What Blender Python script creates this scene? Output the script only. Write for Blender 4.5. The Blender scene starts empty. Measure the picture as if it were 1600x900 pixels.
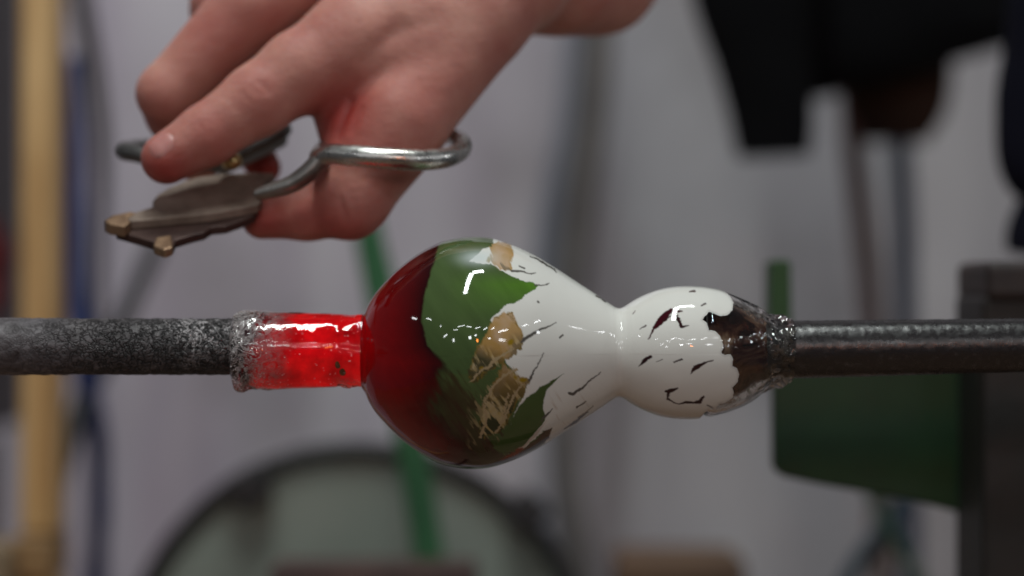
import bpy, bmesh, math, random
import numpy as np
from mathutils import Vector, noise, Matrix

random.seed(7)
rng = np.random.default_rng(7)
S = bpy.context.scene
COL = S.collection

# ------------------------------------------------------------------ camera
D = 0.95                       # metres from the lens to the glass
PXM = 4000.0                   # photo pixels per metre in the plane of the glass
cam = bpy.data.cameras.new('camera')
cam.sensor_width = 36.0
cam.lens = 36.0 * D / (1600.0 / PXM)
cam.clip_start, cam.clip_end = 0.02, 50.0
cam.dof.use_dof = True
cam.dof.focus_distance = D - 0.03
cam.dof.aperture_fstop = 3.5
cam_ob = bpy.data.objects.new('camera', cam)
COL.objects.link(cam_ob)
cam_ob.location = (0, -D, 0)
cam_ob.rotation_euler = (math.pi / 2, 0, 0)
S.camera = cam_ob

# ------------------------------------------------------------------ world, lamps, exposure
W = bpy.data.worlds.new('World'); S.world = W; W.use_nodes = True
bg = W.node_tree.nodes['Background']
bg.inputs[0].default_value = (0.86, 0.93, 1.0, 1); bg.inputs[1].default_value = 0.055
S.view_settings.view_transform = 'Standard'; S.view_settings.look = 'None'
S.view_settings.exposure = 0.0; S.view_settings.gamma = 1.0
S.view_settings.use_curve_mapping = False
S.cycles.use_denoising = True
S.cycles.sample_clamp_indirect = 4.0
S.cycles.max_bounces = 12; S.cycles.transmission_bounces = 10


def area(name, a, b, width, radiance, color, normal=(0, 0, -1)):
    """A rectangular area light running from a to b, its light leaving along normal."""
    a, b = Vector(a), Vector(b)
    L = (b - a).length
    l = bpy.data.lights.new(name, 'AREA'); l.shape = 'RECTANGLE'
    l.size, l.size_y = L, width
    l.energy = radiance * math.pi * L * width
    l.color = color
    o = bpy.data.objects.new(name, l); COL.objects.link(o)
    o.location = (a + b) / 2
    x = (b - a).normalized(); z = -Vector(normal).normalized()
    y = z.cross(x).normalized(); z = x.cross(y)
    o.rotation_euler = Matrix((x, y, z)).transposed().to_euler()
    return o


COOL = (0.93, 1.0, 0.97)
area('tube_lamp', (-0.12, -0.12, 2.0), (-0.36, -1.15, 2.0), 0.13, 56, COOL)
area('tube_lamp', (-0.08, -0.10, 2.0), (0.26, -0.02, 2.0), 0.13, 56, COOL)
area('wall_fill', (-1.2, 0.75, 1.2), (-0.30, 0.75, 1.2), 0.16, 16, (1.0, 0.97, 1.0), (0, 1.0, -.3))  # unseen light added only to brighten the wall behind the glass
# the rest of the workshop behind the photographer: far ceiling lamps, windows and the furnace mouth
for (x, y, z, dx, w, h, e) in ((-3.6, -4.6, 2.6, .0, .30, .22, 30), (-2.6, -4.6, 1.5, .2, .42, .10, 45), (-1.9, -5.2, 2.3, .0, .5, .07, 50), (-1.2, -4.8, 2.5, .15, .7, .06, 50),
                               (-.45, -5.0, 2.5, -.1, .5, .07, 50), (.5, -5.0, 2.4, .2, .6, .07, 50), (1.3, -4.6, 2.2, .3, .5, .08, 50), (2.3, -4.3, 2.2, .3, .6, .09, 45), (3.2, -4.0, 2.0, .5, .7, .1, 45),
                               (-.35, -5.0, 1.35, .02, .26, .28, 45), (.25, -5.2, 1.65, .1, .26, .16, 45), (1.9, -5.0, 1.35, 0, .5, .12, 40), (-1.9, -4.8, 1.1, .0, .16, .3, 40), (3.4, -4.6, 1.2, 0, .3, .3, 30)):
    area('far_lamp', (x - w / 2, y, z - dx / 2), (x + w / 2, y, z + dx / 2), h, e * .55, (0.95, 0.98, 1.0), (-x * .2, 1, -.3))
for (x, y, z, w, h, e) in ((3.6, -2.6, 2.1, .5, .08, 40), (3.9, -1.7, 2.2, .55, .08, 40), (4.1, -.7, 2.1, .5, .09, 40), (4.0, .3, 2.0, .5, .09, 40), (4.2, -2.1, 1.5, .25, .2, 40), (4.3, -.2, 1.45, .3, .16, 40), (-3.6, -2.0, 2.2, .5, .08, 40), (-3.9, -.9, 2.0, .4, .1, 40)):
    area('far_lamp', (x, y - w / 2, z), (x, y + w / 2, z), h, e * .5, (0.95, 0.98, 1.0), (-x, 0, -.5))
area('furnace_glow', (.30, -4.6, 1.0), (.46, -4.6, 1.0), .26, 45, (1.0, .24, .04), (0, 1, -.2))


# ------------------------------------------------------------------ helpers
def P(px, py, y):
    """World point that stands at depth y (metres behind the glass) on the ray of a photo pixel."""
    s = (D + y) / D / PXM
    return np.array(((px - 800.0) * s, y, (450.0 - py) * s))


def R(r, y):
    return r * (D + y) / D / PXM


def lin(r, g, b):
    f = lambda c: ((c / 255 + .055) / 1.055) ** 2.4 if c > 10 else c / 255 / 12.92
    return (f(r), f(g), f(b))


def link_mesh(name, me, mat=None, parent=None, smooth=True):
    o = bpy.data.objects.new(name, me); COL.objects.link(o)
    if mat: me.materials.append(mat)
    if parent: o.parent = parent
    if smooth:
        me.polygons.foreach_set('use_smooth', np.ones(len(me.polygons), bool))
    me.update()
    return o


def from_np(name, V, F, mat=None, parent=None, smooth=True):
    """V (n,3), F (m,4) or (m,3)."""
    me = bpy.data.meshes.new(name)
    V = np.ascontiguousarray(V, np.float32); F = np.ascontiguousarray(F, np.int32)
    k = F.shape[1]
    me.vertices.add(len(V)); me.vertices.foreach_set('co', V.ravel())
    me.loops.add(F.size); me.loops.foreach_set('vertex_index', F.ravel())
    me.polygons.add(len(F))
    me.polygons.foreach_set('loop_start', np.arange(0, F.size, k, dtype=np.int32))
    me.polygons.foreach_set('loop_total', np.full(len(F), k, np.int32))
    me.update(calc_edges=True); me.validate()
    return link_mesh(name, me, mat, parent, smooth)


def tag(o, label=None, cat=None, group=None, kind=None):
    for k, v in (('label', label), ('category', cat), ('group', group), ('kind', kind)):
        if v: o[k] = v
    return o


def empty(name, loc):
    o = bpy.data.objects.new(name, None); COL.objects.link(o)
    o.location = loc; o.empty_display_size = .02
    return o


def under(o, parent):
    """Parent keeping the world position (things sit unrotated)."""
    o.parent = parent
    o.matrix_parent_inverse = Matrix.Translation(parent.location).inverted()
    return o


def grid_faces(n, m, wrap_m=True):
    i = np.arange(n - 1)[:, None]; j = np.arange(m if wrap_m else m - 1)[None, :]
    j2 = (j + 1) % m
    return np.stack([(i * m + j), (i * m + j2), ((i + 1) * m + j2), ((i + 1) * m + j)], -1).reshape(-1, 4)


def catmull(pts, n=10, closed=False):
    """Smooth curve through the points (chord-length Hermite, does not overshoot short steps)."""
    p = np.array([list(q) for q in pts], float)
    if closed: p = np.vstack([p[-1], p, p[0], p[1]])
    k = min(3, p.shape[1])
    d = np.linalg.norm(np.diff(p[:, :k], axis=0), axis=1) + 1e-9
    v = np.diff(p, axis=0) / d[:, None]
    mt = np.vstack([v[:1], (v[:-1] * d[1:, None] + v[1:] * d[:-1, None]) / (d[1:] + d[:-1])[:, None], v[-1:]])
    t = (np.arange(n) / n)[:, None]; out = []
    rng_ = range(1, len(p) - 2) if closed else range(len(p) - 1)
    for i in rng_:
        out.append(p[i] * (2 * t ** 3 - 3 * t ** 2 + 1) + mt[i] * d[i] * (t ** 3 - 2 * t ** 2 + t) + p[i + 1] * (3 * t ** 2 - 2 * t ** 3) + mt[i + 1] * d[i] * (t ** 3 - t ** 2))
    if not closed: out.append(p[-1:])
    return np.vstack(out)


def tube(name, path, mat, parent=None, m=20, closed=False, wob=0.0, wscale=60):
    """path (n,4): x y z radius, or (n,5): radius across and radius along the second normal."""
    path = np.array(path, float); C_ = path[:, :3]; n = len(C_)
    r1 = path[:, 3]; r2 = path[:, 4] if path.shape[1] > 4 else r1
    if closed:
        T = np.roll(C_, -1, 0) - np.roll(C_, 1, 0)
    else:
        T = np.gradient(C_, axis=0)
    T /= np.linalg.norm(T, axis=1)[:, None] + 1e-12
    up = np.array((0, 0, 1.0)) if abs(T[0][2]) < .8 else np.array((0, 1.0, 0))
    N = np.cross(up, T[0]); N /= np.linalg.norm(N); Ns = []
    for t in T:
        N = N - t * N.dot(t); N /= np.linalg.norm(N); Ns.append(N.copy())
    Ns = np.array(Ns); B = np.cross(T, Ns)
    a = np.linspace(0, 2 * np.pi, m, endpoint=False)
    V = C_[:, None] + Ns[:, None] * (np.cos(a)[None, :, None] * r1[:, None, None]) + B[:, None] * (np.sin(a)[None, :, None] * r2[:, None, None])
    V = V.reshape(-1, 3)
    if wob:
        off = np.array([noise.noise(Vector(v) * wscale) for v in V])
        nv = V - np.repeat(C_, m, 0); nv /= np.linalg.norm(nv, axis=1)[:, None] + 1e-9
        V = V + nv * (off * wob)[:, None]
    F = grid_faces(n, m)
    if closed:
        # find the best ring rotation to close without twist
        last, first = V[-m:], V[:m]
        sh = min(range(m), key=lambda s: ((np.roll(first, -s, 0) - last) ** 2).sum())
        j = np.arange(m)
        F = np.vstack([F, np.stack([(n - 1) * m + j, (n - 1) * m + (j + 1) % m, (j + 1 + sh) % m, (j + sh) % m], -1)])
    else:
        c0, c1 = len(V), len(V) + 1
        V = np.vstack([V, C_[:1], C_[-1:]])
        j = np.arange(m)
        F = np.vstack([F, np.stack([j, np.full(m, c0), np.full(m, c0), (j + 1) % m], -1)[:, [1, 3, 0, 0]],
                       np.stack([(n - 1) * m + j, (n - 1) * m + (j + 1) % m, np.full(m, c1), np.full(m, c1)], -1)])
    me = bpy.data.meshes.new(name)
    me.from_pydata(V.tolist(), [], [list(dict.fromkeys(f)) for f in F.tolist()])
    bm = bmesh.new(); bm.from_mesh(me); bmesh.ops.recalc_face_normals(bm, faces=bm.faces); bm.to_mesh(me); bm.free()
    return link_mesh(name, me, mat, parent)


def px_tube(name, pts, mat, parent=None, n=10, **kw):
    """pts: (px, py, depth, radius px) control points of a smooth tube."""
    W_ = [list(P(p[0], p[1], p[2])) + [R(p[3], p[2]), R(p[-1], p[2])] for p in pts]
    return tube(name, catmull(W_, n, kw.get('closed', False)), mat, parent, **kw)


def box(name, lo, hi, mat, parent=None, bevel=.002, jitter=0):
    bm = bmesh.new()
    bmesh.ops.create_cube(bm, size=1)
    for v in bm.verts:
        for k in range(3):
            v.co[k] = lo[k] if v.co[k] < 0 else hi[k]
            v.co[k] += random.uniform(-jitter, jitter)
    if bevel:
        bmesh.ops.bevel(bm, geom=bm.edges[:], offset=bevel, segments=3, profile=.5, affect='EDGES')
    me = bpy.data.meshes.new(name); bm.to_mesh(me); bm.free()
    return link_mesh(name, me, mat, parent, smooth=False)


def prism(name, pts3, offset, mat, parent=None, bevel=.0006):
    """A plate: outline pts3 (world points), thickened by the vector offset."""
    bm = bmesh.new()
    f = bm.faces.new([bm.verts.new(p) for p in pts3])
    r = bmesh.ops.extrude_face_region(bm, geom=[f])
    bmesh.ops.translate(bm, verts=[v for v in r['geom'] if isinstance(v, bmesh.types.BMVert)], vec=Vector(offset))
    bmesh.ops.recalc_face_normals(bm, faces=bm.faces)
    if bevel:
        es = [e for e in bm.edges if len(e.link_faces) == 2 and e.calc_face_angle(0) > .6]
        bmesh.ops.bevel(bm, geom=es, offset=bevel, segments=2, profile=.5, affect='EDGES')
    me = bpy.data.meshes.new(name); bm.to_mesh(me); bm.free()
    return link_mesh(name, me, mat, parent, smooth=False)


class Mat:
    def __init__(self, name, color=(.5, .5, .5), rough=.5, metal=0.0, **kw):
        self.m = bpy.data.materials.new(name); self.m.use_nodes = True
        self.nt = self.m.node_tree; self.b = self.nt.nodes['Principled BSDF']
        self.b.inputs['Base Color'].default_value = (*color, 1)
        self.b.inputs['Roughness'].default_value = rough
        self.b.inputs['Metallic'].default_value = metal
        for k, v in kw.items():
            self.b.inputs[k.replace('_', ' ')].default_value = v

    def n(self, t, **kw):
        nd = self.nt.nodes.new(t)
        for k, v in kw.items():
            if hasattr(nd, k): setattr(nd, k, v)
            else: nd.inputs[k].default_value = v
        return nd

    def l(self, a, b): self.nt.links.new(a, b); return self

    def noise(self, scale, detail=5, rough=.6, stretch=(1, 1, 1), distort=0.0):
        tc = self.n('ShaderNodeTexCoord'); mp = self.n('ShaderNodeMapping'); mp.inputs['Scale'].default_value = stretch
        nz = self.n('ShaderNodeTexNoise'); nz.inputs['Scale'].default_value = scale
        nz.inputs['Detail'].default_value = detail; nz.inputs['Roughness'].default_value = rough
        nz.inputs['Distortion'].default_value = distort
        self.l(tc.outputs['Object'], mp.inputs['Vector']); self.l(mp.outputs[0], nz.inputs['Vector'])
        return nz.outputs[0]

    def ramp(self, src, stops):
        r = self.n('ShaderNodeValToRGB'); e = r.color_ramp.elements
        while len(e) > 1: e.remove(e[-1])
        e[0].position, e[0].color = stops[0][0], (*stops[0][1], 1)
        for p, c in stops[1:]:
            q = e.new(p); q.color = (*c, 1)
        self.l(src, r.inputs[0]); return r.outputs[0]

    def vary(self, c1, c2, scale, lo=.35, hi=.65, **kw):
        self.l(self.ramp(self.noise(scale, **kw), [(lo, c1), (hi, c2)]), self.b.inputs['Base Color']); return self

    def bump(self, src, strength=.4, dist=.001):
        b = self.n('ShaderNodeBump'); b.inputs['Strength'].default_value = strength; b.inputs['Distance'].default_value = dist
        self.l(src, b.inputs['Height']); self.l(b.outputs[0], self.b.inputs['Normal']); return self


# ------------------------------------------------------------------ the setting: wall and floor
m = Mat('painted_wall', rough=.75)
nz = m.noise(2.6, stretch=(3.2, 1, .35), detail=3)
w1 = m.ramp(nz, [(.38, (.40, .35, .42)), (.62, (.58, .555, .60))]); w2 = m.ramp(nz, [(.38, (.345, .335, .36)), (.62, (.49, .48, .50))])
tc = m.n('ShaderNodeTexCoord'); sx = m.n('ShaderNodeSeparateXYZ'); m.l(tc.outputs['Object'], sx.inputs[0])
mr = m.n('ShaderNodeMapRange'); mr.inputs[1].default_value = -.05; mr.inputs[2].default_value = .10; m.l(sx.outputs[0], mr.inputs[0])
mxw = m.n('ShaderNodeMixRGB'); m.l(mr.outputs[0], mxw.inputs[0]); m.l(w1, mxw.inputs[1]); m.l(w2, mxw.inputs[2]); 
stain = m.ramp(m.noise(4.5, detail=5, rough=.6, stretch=(1, 1, .7)), [(.36, (.66, .64, .64)), (.50, (.92, .91, .92)), (.64, (1, 1, 1))])
ms = m.n('ShaderNodeMixRGB', blend_type='MULTIPLY'); ms.inputs[0].default_value = 1.0; m.l(mxw.outputs[0], ms.inputs[1]); m.l(stain, ms.inputs[2]); m.l(ms.outputs[0], m.b.inputs['Base Color'])
m.bump(m.noise(60), .15, .002)
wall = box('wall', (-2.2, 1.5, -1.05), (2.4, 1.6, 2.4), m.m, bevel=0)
tag(wall, kind='structure')
m = Mat('concrete_floor', rough=.8).vary((.19, .115, .075), (.27, .175, .115), 5)
floor = box('floor', (-2.2, -3.0, -1.1), (2.4, 1.5, -1.052), m.m, bevel=0)
tag(floor, kind='structure')

# ------------------------------------------------------------------ background: left
m = Mat('pine', rough=.6)
m.vary(lin(182, 140, 88), lin(224, 186, 132), 9, stretch=(6, 6, .5), detail=6, distort=.8)
wood = m.m
y = .62
a = P(31, 0, y)[0]; b = P(104, 0, y + .045)[0]
root = empty('wooden_post', ((a + b) / 2, y, -1.05))
under(box('shaft', (a, y, P(0, 838, y)[2] + .0015), (b, y + .045, .75), wood, bevel=.003), root)
under(box('foot_block', (P(22, 0, y)[0], y - .008, P(0, 905, y)[2]), (P(108, 0, y + .055)[0], y + .055, P(0, 838, y)[2]), Mat('pine_foot', rough=.7).vary(lin(120, 92, 62), lin(165, 128, 84), 14).m, bevel=.004), root)
under(box('lower_shaft', (a, y, -1.05), (b, y + .045, P(0, 905, y)[2] - .0015), wood, bevel=.003), root)
tag(root, 'upright tan wooden post standing at the left edge', 'post')

dark = Mat('dark_stained_board', rough=.55).vary((.012, .009, .010), (.035, .022, .022), 12, stretch=(1, 1, .2)).m
y = .95
root = empty('dark_cabinet', (P(-60, 0, y)[0], y, -1.05))
under(box('side_panel', (P(-190, 0, y)[0], y, P(0, 690, y)[2]), (P(38, 0, y + .3)[0], y + .3, .8), dark, bevel=.003), root)
under(box('leg', (P(-60, 0, y)[0], y + .02, -1.05), (P(-25, 0, y)[0], y + .05, P(0, 690, y)[2] - .002), dark, bevel=.003), root)
tag(root, 'dark brown cabinet behind the left side of the wooden post', 'cabinet')
y = .85
cl = px_tube('red_cloth', [(-14, 340, y, 8, 10), (-12, 372, y, 20, 14), (-8, 420, y, 24, 16), (-10, 462, y, 22, 16), (-12, 490, y, 16, 12)],
             Mat('red_cotton', (.10, .004, .006), .9).m, wob=.006, wscale=60)
tag(cl, 'dark red cloth hanging by the cabinet at the left edge', 'cloth')

blue = Mat('blue_rubber', (.010, .022, .085), .5).vary((.020, .034, .13), (.04, .07, .24), 20).m
h = px_tube('blue_hose', [(108, 90, .8, 15), (113, 200, .8, 17), (118, 330, .8, 19), (121, 480, .8, 20), (134, 590, .8, 19), (152, 680, .82, 17), (155, 800, .85, 17), (150, 900, .88, 17), (140, 1400, .9, 17)], blue, wob=.002, wscale=25)
tag(h, 'blue hose hanging down just right of the wooden post', 'hose')
blk = Mat('black_rubber', (.014, .013, .015), .45).vary((.010, .010, .012), (.024, .022, .024), 40).m
h = px_tube('black_hose', [(272, 318, .95, 10), (240, 392, .9, 14), (205, 470, .86, 15), (163, 560, .82, 17), (128, 630, .8, 18), (108, 700, .78, 14), (92, 840, .9, 11), (80, 1300, .9, 11)], blk)
tag(h, 'black hose slanting down from below the shears to the wooden post', 'hose')
h = px_tube('brown_cable', [(116, -80, .9, 15), (130, 20, .9, 16), (148, 130, .9, 15), (158, 230, .9, 13), (156, 340, .92, 10), (152, 480, .95, 9), (146, 640, .98, 8), (150, 1200, 1.0, 8)],
            Mat('brown_rubber', (.030, .024, .020), .6).m)
tag(h, 'thin dark brown cable bowing down beside the blue hose', 'cable')
y = .6
w = box('wooden_offcut', (P(-80, 0, y)[0], y - .02, P(0, 960, y)[2]), (P(19, 0, y)[0], y + .05, P(0, 848, y)[2]), Mat('old_wood', rough=.75).vary(lin(120, 100, 80), lin(160, 138, 108), 14).m, bevel=.006, jitter=.002)
tag(w, 'pale brown wooden offcut at the lower left corner', 'wood block')

# ------------------------------------------------------------------ background: the round black-rimmed screen, green strap, pipes
y = .74
root = empty('round_screen', P(560, 1065, y) * np.array((1, 1, 0)) + np.array((0, 0, -1.05)))
c = P(560, 1065, y); rr = R(362, y)
a = np.linspace(0, 2 * np.pi, 97)[:-1]
ring = np.stack([c[0] + rr * np.cos(a), np.full(96, y), c[2] + rr * np.sin(a), np.full(96, R(15, y))], -1)
under(tube('rim', ring, Mat('black_steel', (.008, .008, .009), .5).m, closed=True, m=16), root)
bm = bmesh.new(); bmesh.ops.create_cone(bm, cap_ends=True, segments=96, radius1=rr - R(6, y), radius2=rr - R(6, y), depth=.004)
bmesh.ops.rotate(bm, verts=bm.verts, matrix=Matrix.Rotation(math.pi / 2, 3, 'X')); bmesh.ops.translate(bm, verts=bm.verts, vec=Vector((c[0], y + .004, c[2])))
me = bpy.data.meshes.new('disc'); bm.to_mesh(me); bm.free()
gm = Mat('dull_grey_green', rough=.5).vary(lin(122, 129, 121), lin(138, 145, 137), 7)
under(link_mesh('disc', me, gm.m, smooth=False), root)
for (px, py) in ((388, 762), (822, 800)):
    q = P(px, py, y - .015); ang = math.atan2(q[2] - c[2], q[0] - c[0])
    o = box('clamp', (-.013, -.012, -.013), (.013, .02, .013), blk, bevel=.004)
    o.location = q; o.rotation_euler = (0, -ang, 0); under(o, root)
under(box('stand', (c[0] - .015, y + .02, -1.05), (c[0] + .015, y + .05, c[2]), blk, bevel=.003), root)
tag(root, 'large round grey green screen with a black rim behind the glass', 'screen')

grn = Mat('green_webbing', rough=.55).vary((.022, .095, .036), (.036, .15, .058), 30, stretch=(1, 1, .3)).m
h = px_tube('green_strap', [(556, 250, .60, 19, 8), (575, 360, .60, 22, 9), (598, 470, .60, 25, 9), (622, 590, .60, 23, 9), (645, 710, .60, 24, 9), (664, 830, .60, 24, 9), (682, 960, .60, 24, 9), (700, 1500, .9, 27, 9)], grn)
tag(h, 'green strap running down behind the thumb and the round glass', 'strap')

h = px_tube('grey_pipe', [(938, 20, 1.25, 22), (925, 180, 1.25, 24), (905, 330, 1.25, 25), (890, 470, 1.25, 25), (882, 620, 1.25, 23), (888, 760, 1.25, 22), (905, 880, 1.25, 22), (915, 1300, 1.25, 22)], Mat('grey_brown_pipe', rough=.5).vary((.10, .093, .090), (.16, .148, .14), 14).m)
tag(h, 'grey brown pipe against the wall above the waist of the glass', 'pipe')
h = px_tube('blue_grey_cable', [(905, -40, 1.3, 14), (888, 200, 1.3, 16), (862, 330, 1.3, 18), (852, 460, 1.3, 17), (862, 620, 1.3, 14), (870, 780, 1.3, 13), (878, 1300, 1.3, 13)], Mat('slate_blue_rubber', (.15, .165, .20), .5).m)
tag(h, 'slate blue cable close to the left of the grey brown pipe', 'cable')

brn = Mat('brown_timber', rough=.7).vary(lin(78, 58, 44), lin(112, 84, 62), 16, stretch=(.4, 2, 2)).m
y = .7
w = box('timber_plank', (P(962, 0, y)[0], y, P(0, 960, y)[2]), (P(1165, 0, y)[0], y + .1, P(0, 874, y)[2]), brn, bevel=.006, jitter=.002)
tag(w, 'brown timber plank end low at the bottom under the small glass bulb', 'plank')
y = .52
w = box('rusty_bar', (P(420, 0, y)[0], y, P(0, 940, y)[2]), (P(745, 0, y)[0], y + .05, P(0, 886, y)[2]), Mat('rust_bar', rough=.8).vary((.05, .028, .025), (.10, .055, .048), 30).m, bevel=.004)
tag(w, 'low rusty bar along the bottom edge in front of the round screen', 'bar')

# ------------------------------------------------------------------ background: right
cloth = Mat('black_cotton', (.0028, .0028, .0036), .95, Specular_IOR_Level=.12)
cloth.bump(cloth.noise(300), .3, .001)
y = .80
root = empty('black_jacket', P(1330, -250, y))
s = px_tube('sleeve', [(1150, -330, y, 130, 70), (1165, -150, y, 110, 65), (1178, 0, y, 92, 60), (1192, 90, y, 78, 52), (1205, 170, y, 66, 46), (1209, 225, y, 59, 40), (1210, 244, y, 56, 38)], cloth.m, m=40, wob=.0025, wscale=22)
under(s, root)
b = px_tube('body', [(1420, -420, y + .1, 220, 80), (1420, -200, y + .1, 225, 90), (1420, -20, y + .1, 215, 90), (1420, 75, y + .1, 200, 85), (1430, 112, y + .1, 170, 70)], cloth.m, m=60, wob=.012, wscale=18)
under(b, root)
tag(root, 'black jacket with one sleeve hanging down at the top right', 'jacket')
bc = Mat('brown_black_cloth', (.012, .008, .006), .95, Specular_IOR_Level=.15)
bc.vary((.010, .006, .005), (.050, .026, .018), 9)
o = px_tube('brown_cloth', [(1395, -60, .95, 100, 40), (1395, 60, .95, 98, 44), (1398, 130, .95, 90, 42), (1402, 180, .95, 76, 36), (1402, 222, .95, 52, 26)], bc.m, m=36, wob=.010, wscale=16)
tag(o, 'dark brown cloth hanging behind the black jacket over the two hoses', 'cloth')
navy = Mat('navy_cloth', (.004, .004, .010), .95, Specular_IOR_Level=.15)
navy.bump(navy.noise(200), .3, .001)
y = .4
b = px_tube('navy_bag', [(1640, -60, y, 60, 50), (1645, 20, y, 74, 55), (1645, 90, y, 80, 60), (1641, 175, y, 86, 60), (1646, 250, y, 80, 54), (1664, 295, y, 68, 50), (1660, 325, y, 68, 46), (1640, 385, y, 70, 44), (1636, 404, y, 64, 40)], navy.m, m=40, wob=.003, wscale=25)
tag(b, 'dark navy cloth bag bulging in at the upper right edge', 'bag')

h = px_tube('red_brown_hose', [(1318, 60, 1.1, 16), (1326, 150, 1.1, 17), (1334, 230, 1.1, 18), (1342, 300, 1.1, 18), (1354, 400, 1.1, 18), (1366, 520, 1.1, 17), (1372, 640, 1.1, 17), (1380, 1300, 1.1, 17)],
            Mat('red_brown_rubber', rough=.5).vary((.060, .010, .008), (.070, .034, .020), 8, stretch=(1, 1, .6)).m)
tag(h, 'red brown hose hanging down on the wall below the black jacket', 'hose')
h = px_tube('dark_blue_hose', [(1394, 60, 1.1, 16), (1402, 160, 1.1, 17), (1408, 260, 1.1, 18), (1412, 360, 1.1, 18), (1414, 480, 1.1, 18), (1418, 600, 1.1, 17), (1424, 1300, 1.1, 17)],
            Mat('dark_blue_rubber', (.012, .028, .068), .5).m)
tag(h, 'dark blue hose hanging beside the red brown hose on the wall', 'hose')

y = .22
gp = Mat('dark_green_paint', rough=.42)
gp.vary((.0040, .020, .005), (.008, .037, .010), 16)
gp.bump(gp.noise(220), .2, .0006)
root = empty('green_bracket', P(1345, 640, y))
outline = [(1207, 522), (1497, 522), (1520, 524), (1520, 806), (1490, 799), (1440, 786), (1400, 778), (1345, 768), (1280, 757), (1226, 745), (1214, 739), (1208, 728)]
under(prism('plate', [Vector(P(px, py, y)) for px, py in outline], (0, .012, 0), gp.m, bevel=.0015), root)
under(prism('upright_tab', [Vector(P(px, py, y + .014)) for px, py in ((1203, 412), (1207, 406), (1232, 406), (1236, 412), (1238, 540), (1203, 540))], (0, .03, 0), Mat('mid_green_paint', rough=.45).vary((.014, .055, .014), (.024, .085, .022), 30).m, bevel=.001), root)
tag(root, 'dark green steel bracket plate behind the right rod', 'bracket')
rust = Mat('rusty_dark_steel', rough=.55)
rust.vary((.004, .005, .004), (.015, .009, .007), 14, detail=8)
rust.bump(rust.noise(120), .35, .001)
y = .16
root = empty('steel_column', P(1560, 900, y) * np.array((1, 1, 0)) + np.array((0, 0, -1.05)))
under(box('shaft', (P(1492, 0, y + .07)[0], y, -1.05), (P(1700, 0, y)[0], y + .07, P(0, 462, y)[2]), rust.m, bevel=.003), root)
rt = Mat('brown_oxide', rough=.6).vary((.020, .013, .013), (.042, .025, .021), 25).m
under(box('head_block', (P(1494, 0, y + .074)[0], y - .004, P(0, 470, y)[2]), (P(1710, 0, y)[0], y + .074, P(0, 408, y)[2]), rt, bevel=.004), root)
tag(root, 'dark rusty steel column with a brown head block at the right edge', 'column')
h = px_tube('teal_cable', [(1450, 700, .75, 11), (1420, 770, .75, 12), (1392, 810, .75, 14), (1362, 850, .75, 14), (1335, 890, .75, 14), (1310, 940, .75, 14), (1290, 1300, .75, 14)],
            Mat('teal_rubber', (.015, .035, .050), .5).m)
tag(h, 'teal blue cable curving left below the green bracket', 'cable')
h = px_tube('green_cable', [(1345, 730, .7, 9), (1370, 790, .7, 9), (1395, 838, .7, 10), (1422, 880, .7, 10), (1450, 940, .7, 10), (1480, 1300, .7, 10)],
            Mat('dark_green_rubber', (.010, .045, .022), .5).m)
tag(h, 'dark green cable curving right below the green bracket', 'cable')

# ------------------------------------------------------------------ the two iron rods
AX = 551.0
lr = Mat('scaled_iron', rough=.62, metal=.0)
n1 = lr.noise(210, detail=6, rough=.55, distort=.8, stretch=(.7, 1, 1)); n2 = lr.noise(45, detail=3)
vor = lr.n('ShaderNodeTexVoronoi', feature='DISTANCE_TO_EDGE'); vor.inputs['Scale'].default_value = 270
tc = lr.n('ShaderNodeTexCoord'); mx = lr.n('ShaderNodeMixRGB'); mx.inputs[0].default_value = .012
nzv = lr.n('ShaderNodeTexNoise'); nzv.inputs['Scale'].default_value = 260
lr.l(tc.outputs['Object'], mx.inputs[1]); lr.l(tc.outputs['Object'], nzv.inputs['Vector']); lr.l(nzv.outputs['Color'], mx.inputs[2]); lr.l(mx.outputs[0], vor.inputs['Vector'])
base = lr.ramp(n1, [(.30, (.030, .024, .026)), (.5, (.062, .054, .058)), (.72, (.115, .103, .11))])
crk = lr.ramp(vor.outputs['Distance'], [(0.0, (.12, .12, .12)), (.07, (.7, .7, .7)), (.2, (1, 1, 1))])
mul = lr.n('ShaderNodeMixRGB', blend_type='MULTIPLY'); mul.inputs[0].default_value = .95
lr.l(base, mul.inputs[1]); lr.l(crk, mul.inputs[2]); 
sx = lr.n('ShaderNodeSeparateXYZ'); lr.l(tc.outputs['Object'], sx.inputs[0])
mr = lr.n('ShaderNodeMapRange'); mr.inputs[1].default_value = -.150; mr.inputs[2].default_value = -.125; lr.l(sx.outputs[0], mr.inputs[0])
mr2 = lr.n('ShaderNodeMapRange'); mr2.inputs[1].default_value = -.195; mr2.inputs[2].default_value = -.158; mr2.inputs[3].default_value = .25; lr.l(sx.outputs[0], mr2.inputs[0])
lr.l(mr2.outputs[0], mul.inputs[0])
fl_ = lr.ramp(lr.noise(230, detail=3, rough=.6, distort=1.6), [(.44, (0, 0, 0)), (.485, (1, 1, 1)), (.52, (.9, .9, .9)), (.56, (0, 0, 0))])
mzr = lr.n('ShaderNodeMapRange'); mzr.inputs[1].default_value = -.031; mzr.inputs[2].default_value = -.018; mzr.inputs[3].default_value = .25; lr.l(sx.outputs[2], mzr.inputs[0])
ptc = lr.ramp(lr.noise(75, detail=3), [(.42, (.15, .15, .15)), (.58, (1, 1, 1))])
m1 = lr.n('ShaderNodeMath', operation='MULTIPLY'); lr.l(ptc, m1.inputs[0]); lr.l(mzr.outputs[0], m1.inputs[1])
m2 = lr.n('ShaderNodeMath', operation='MULTIPLY'); lr.l(m1.outputs[0], m2.inputs[0]); lr.l(mr.outputs[0], m2.inputs[1])
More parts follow.
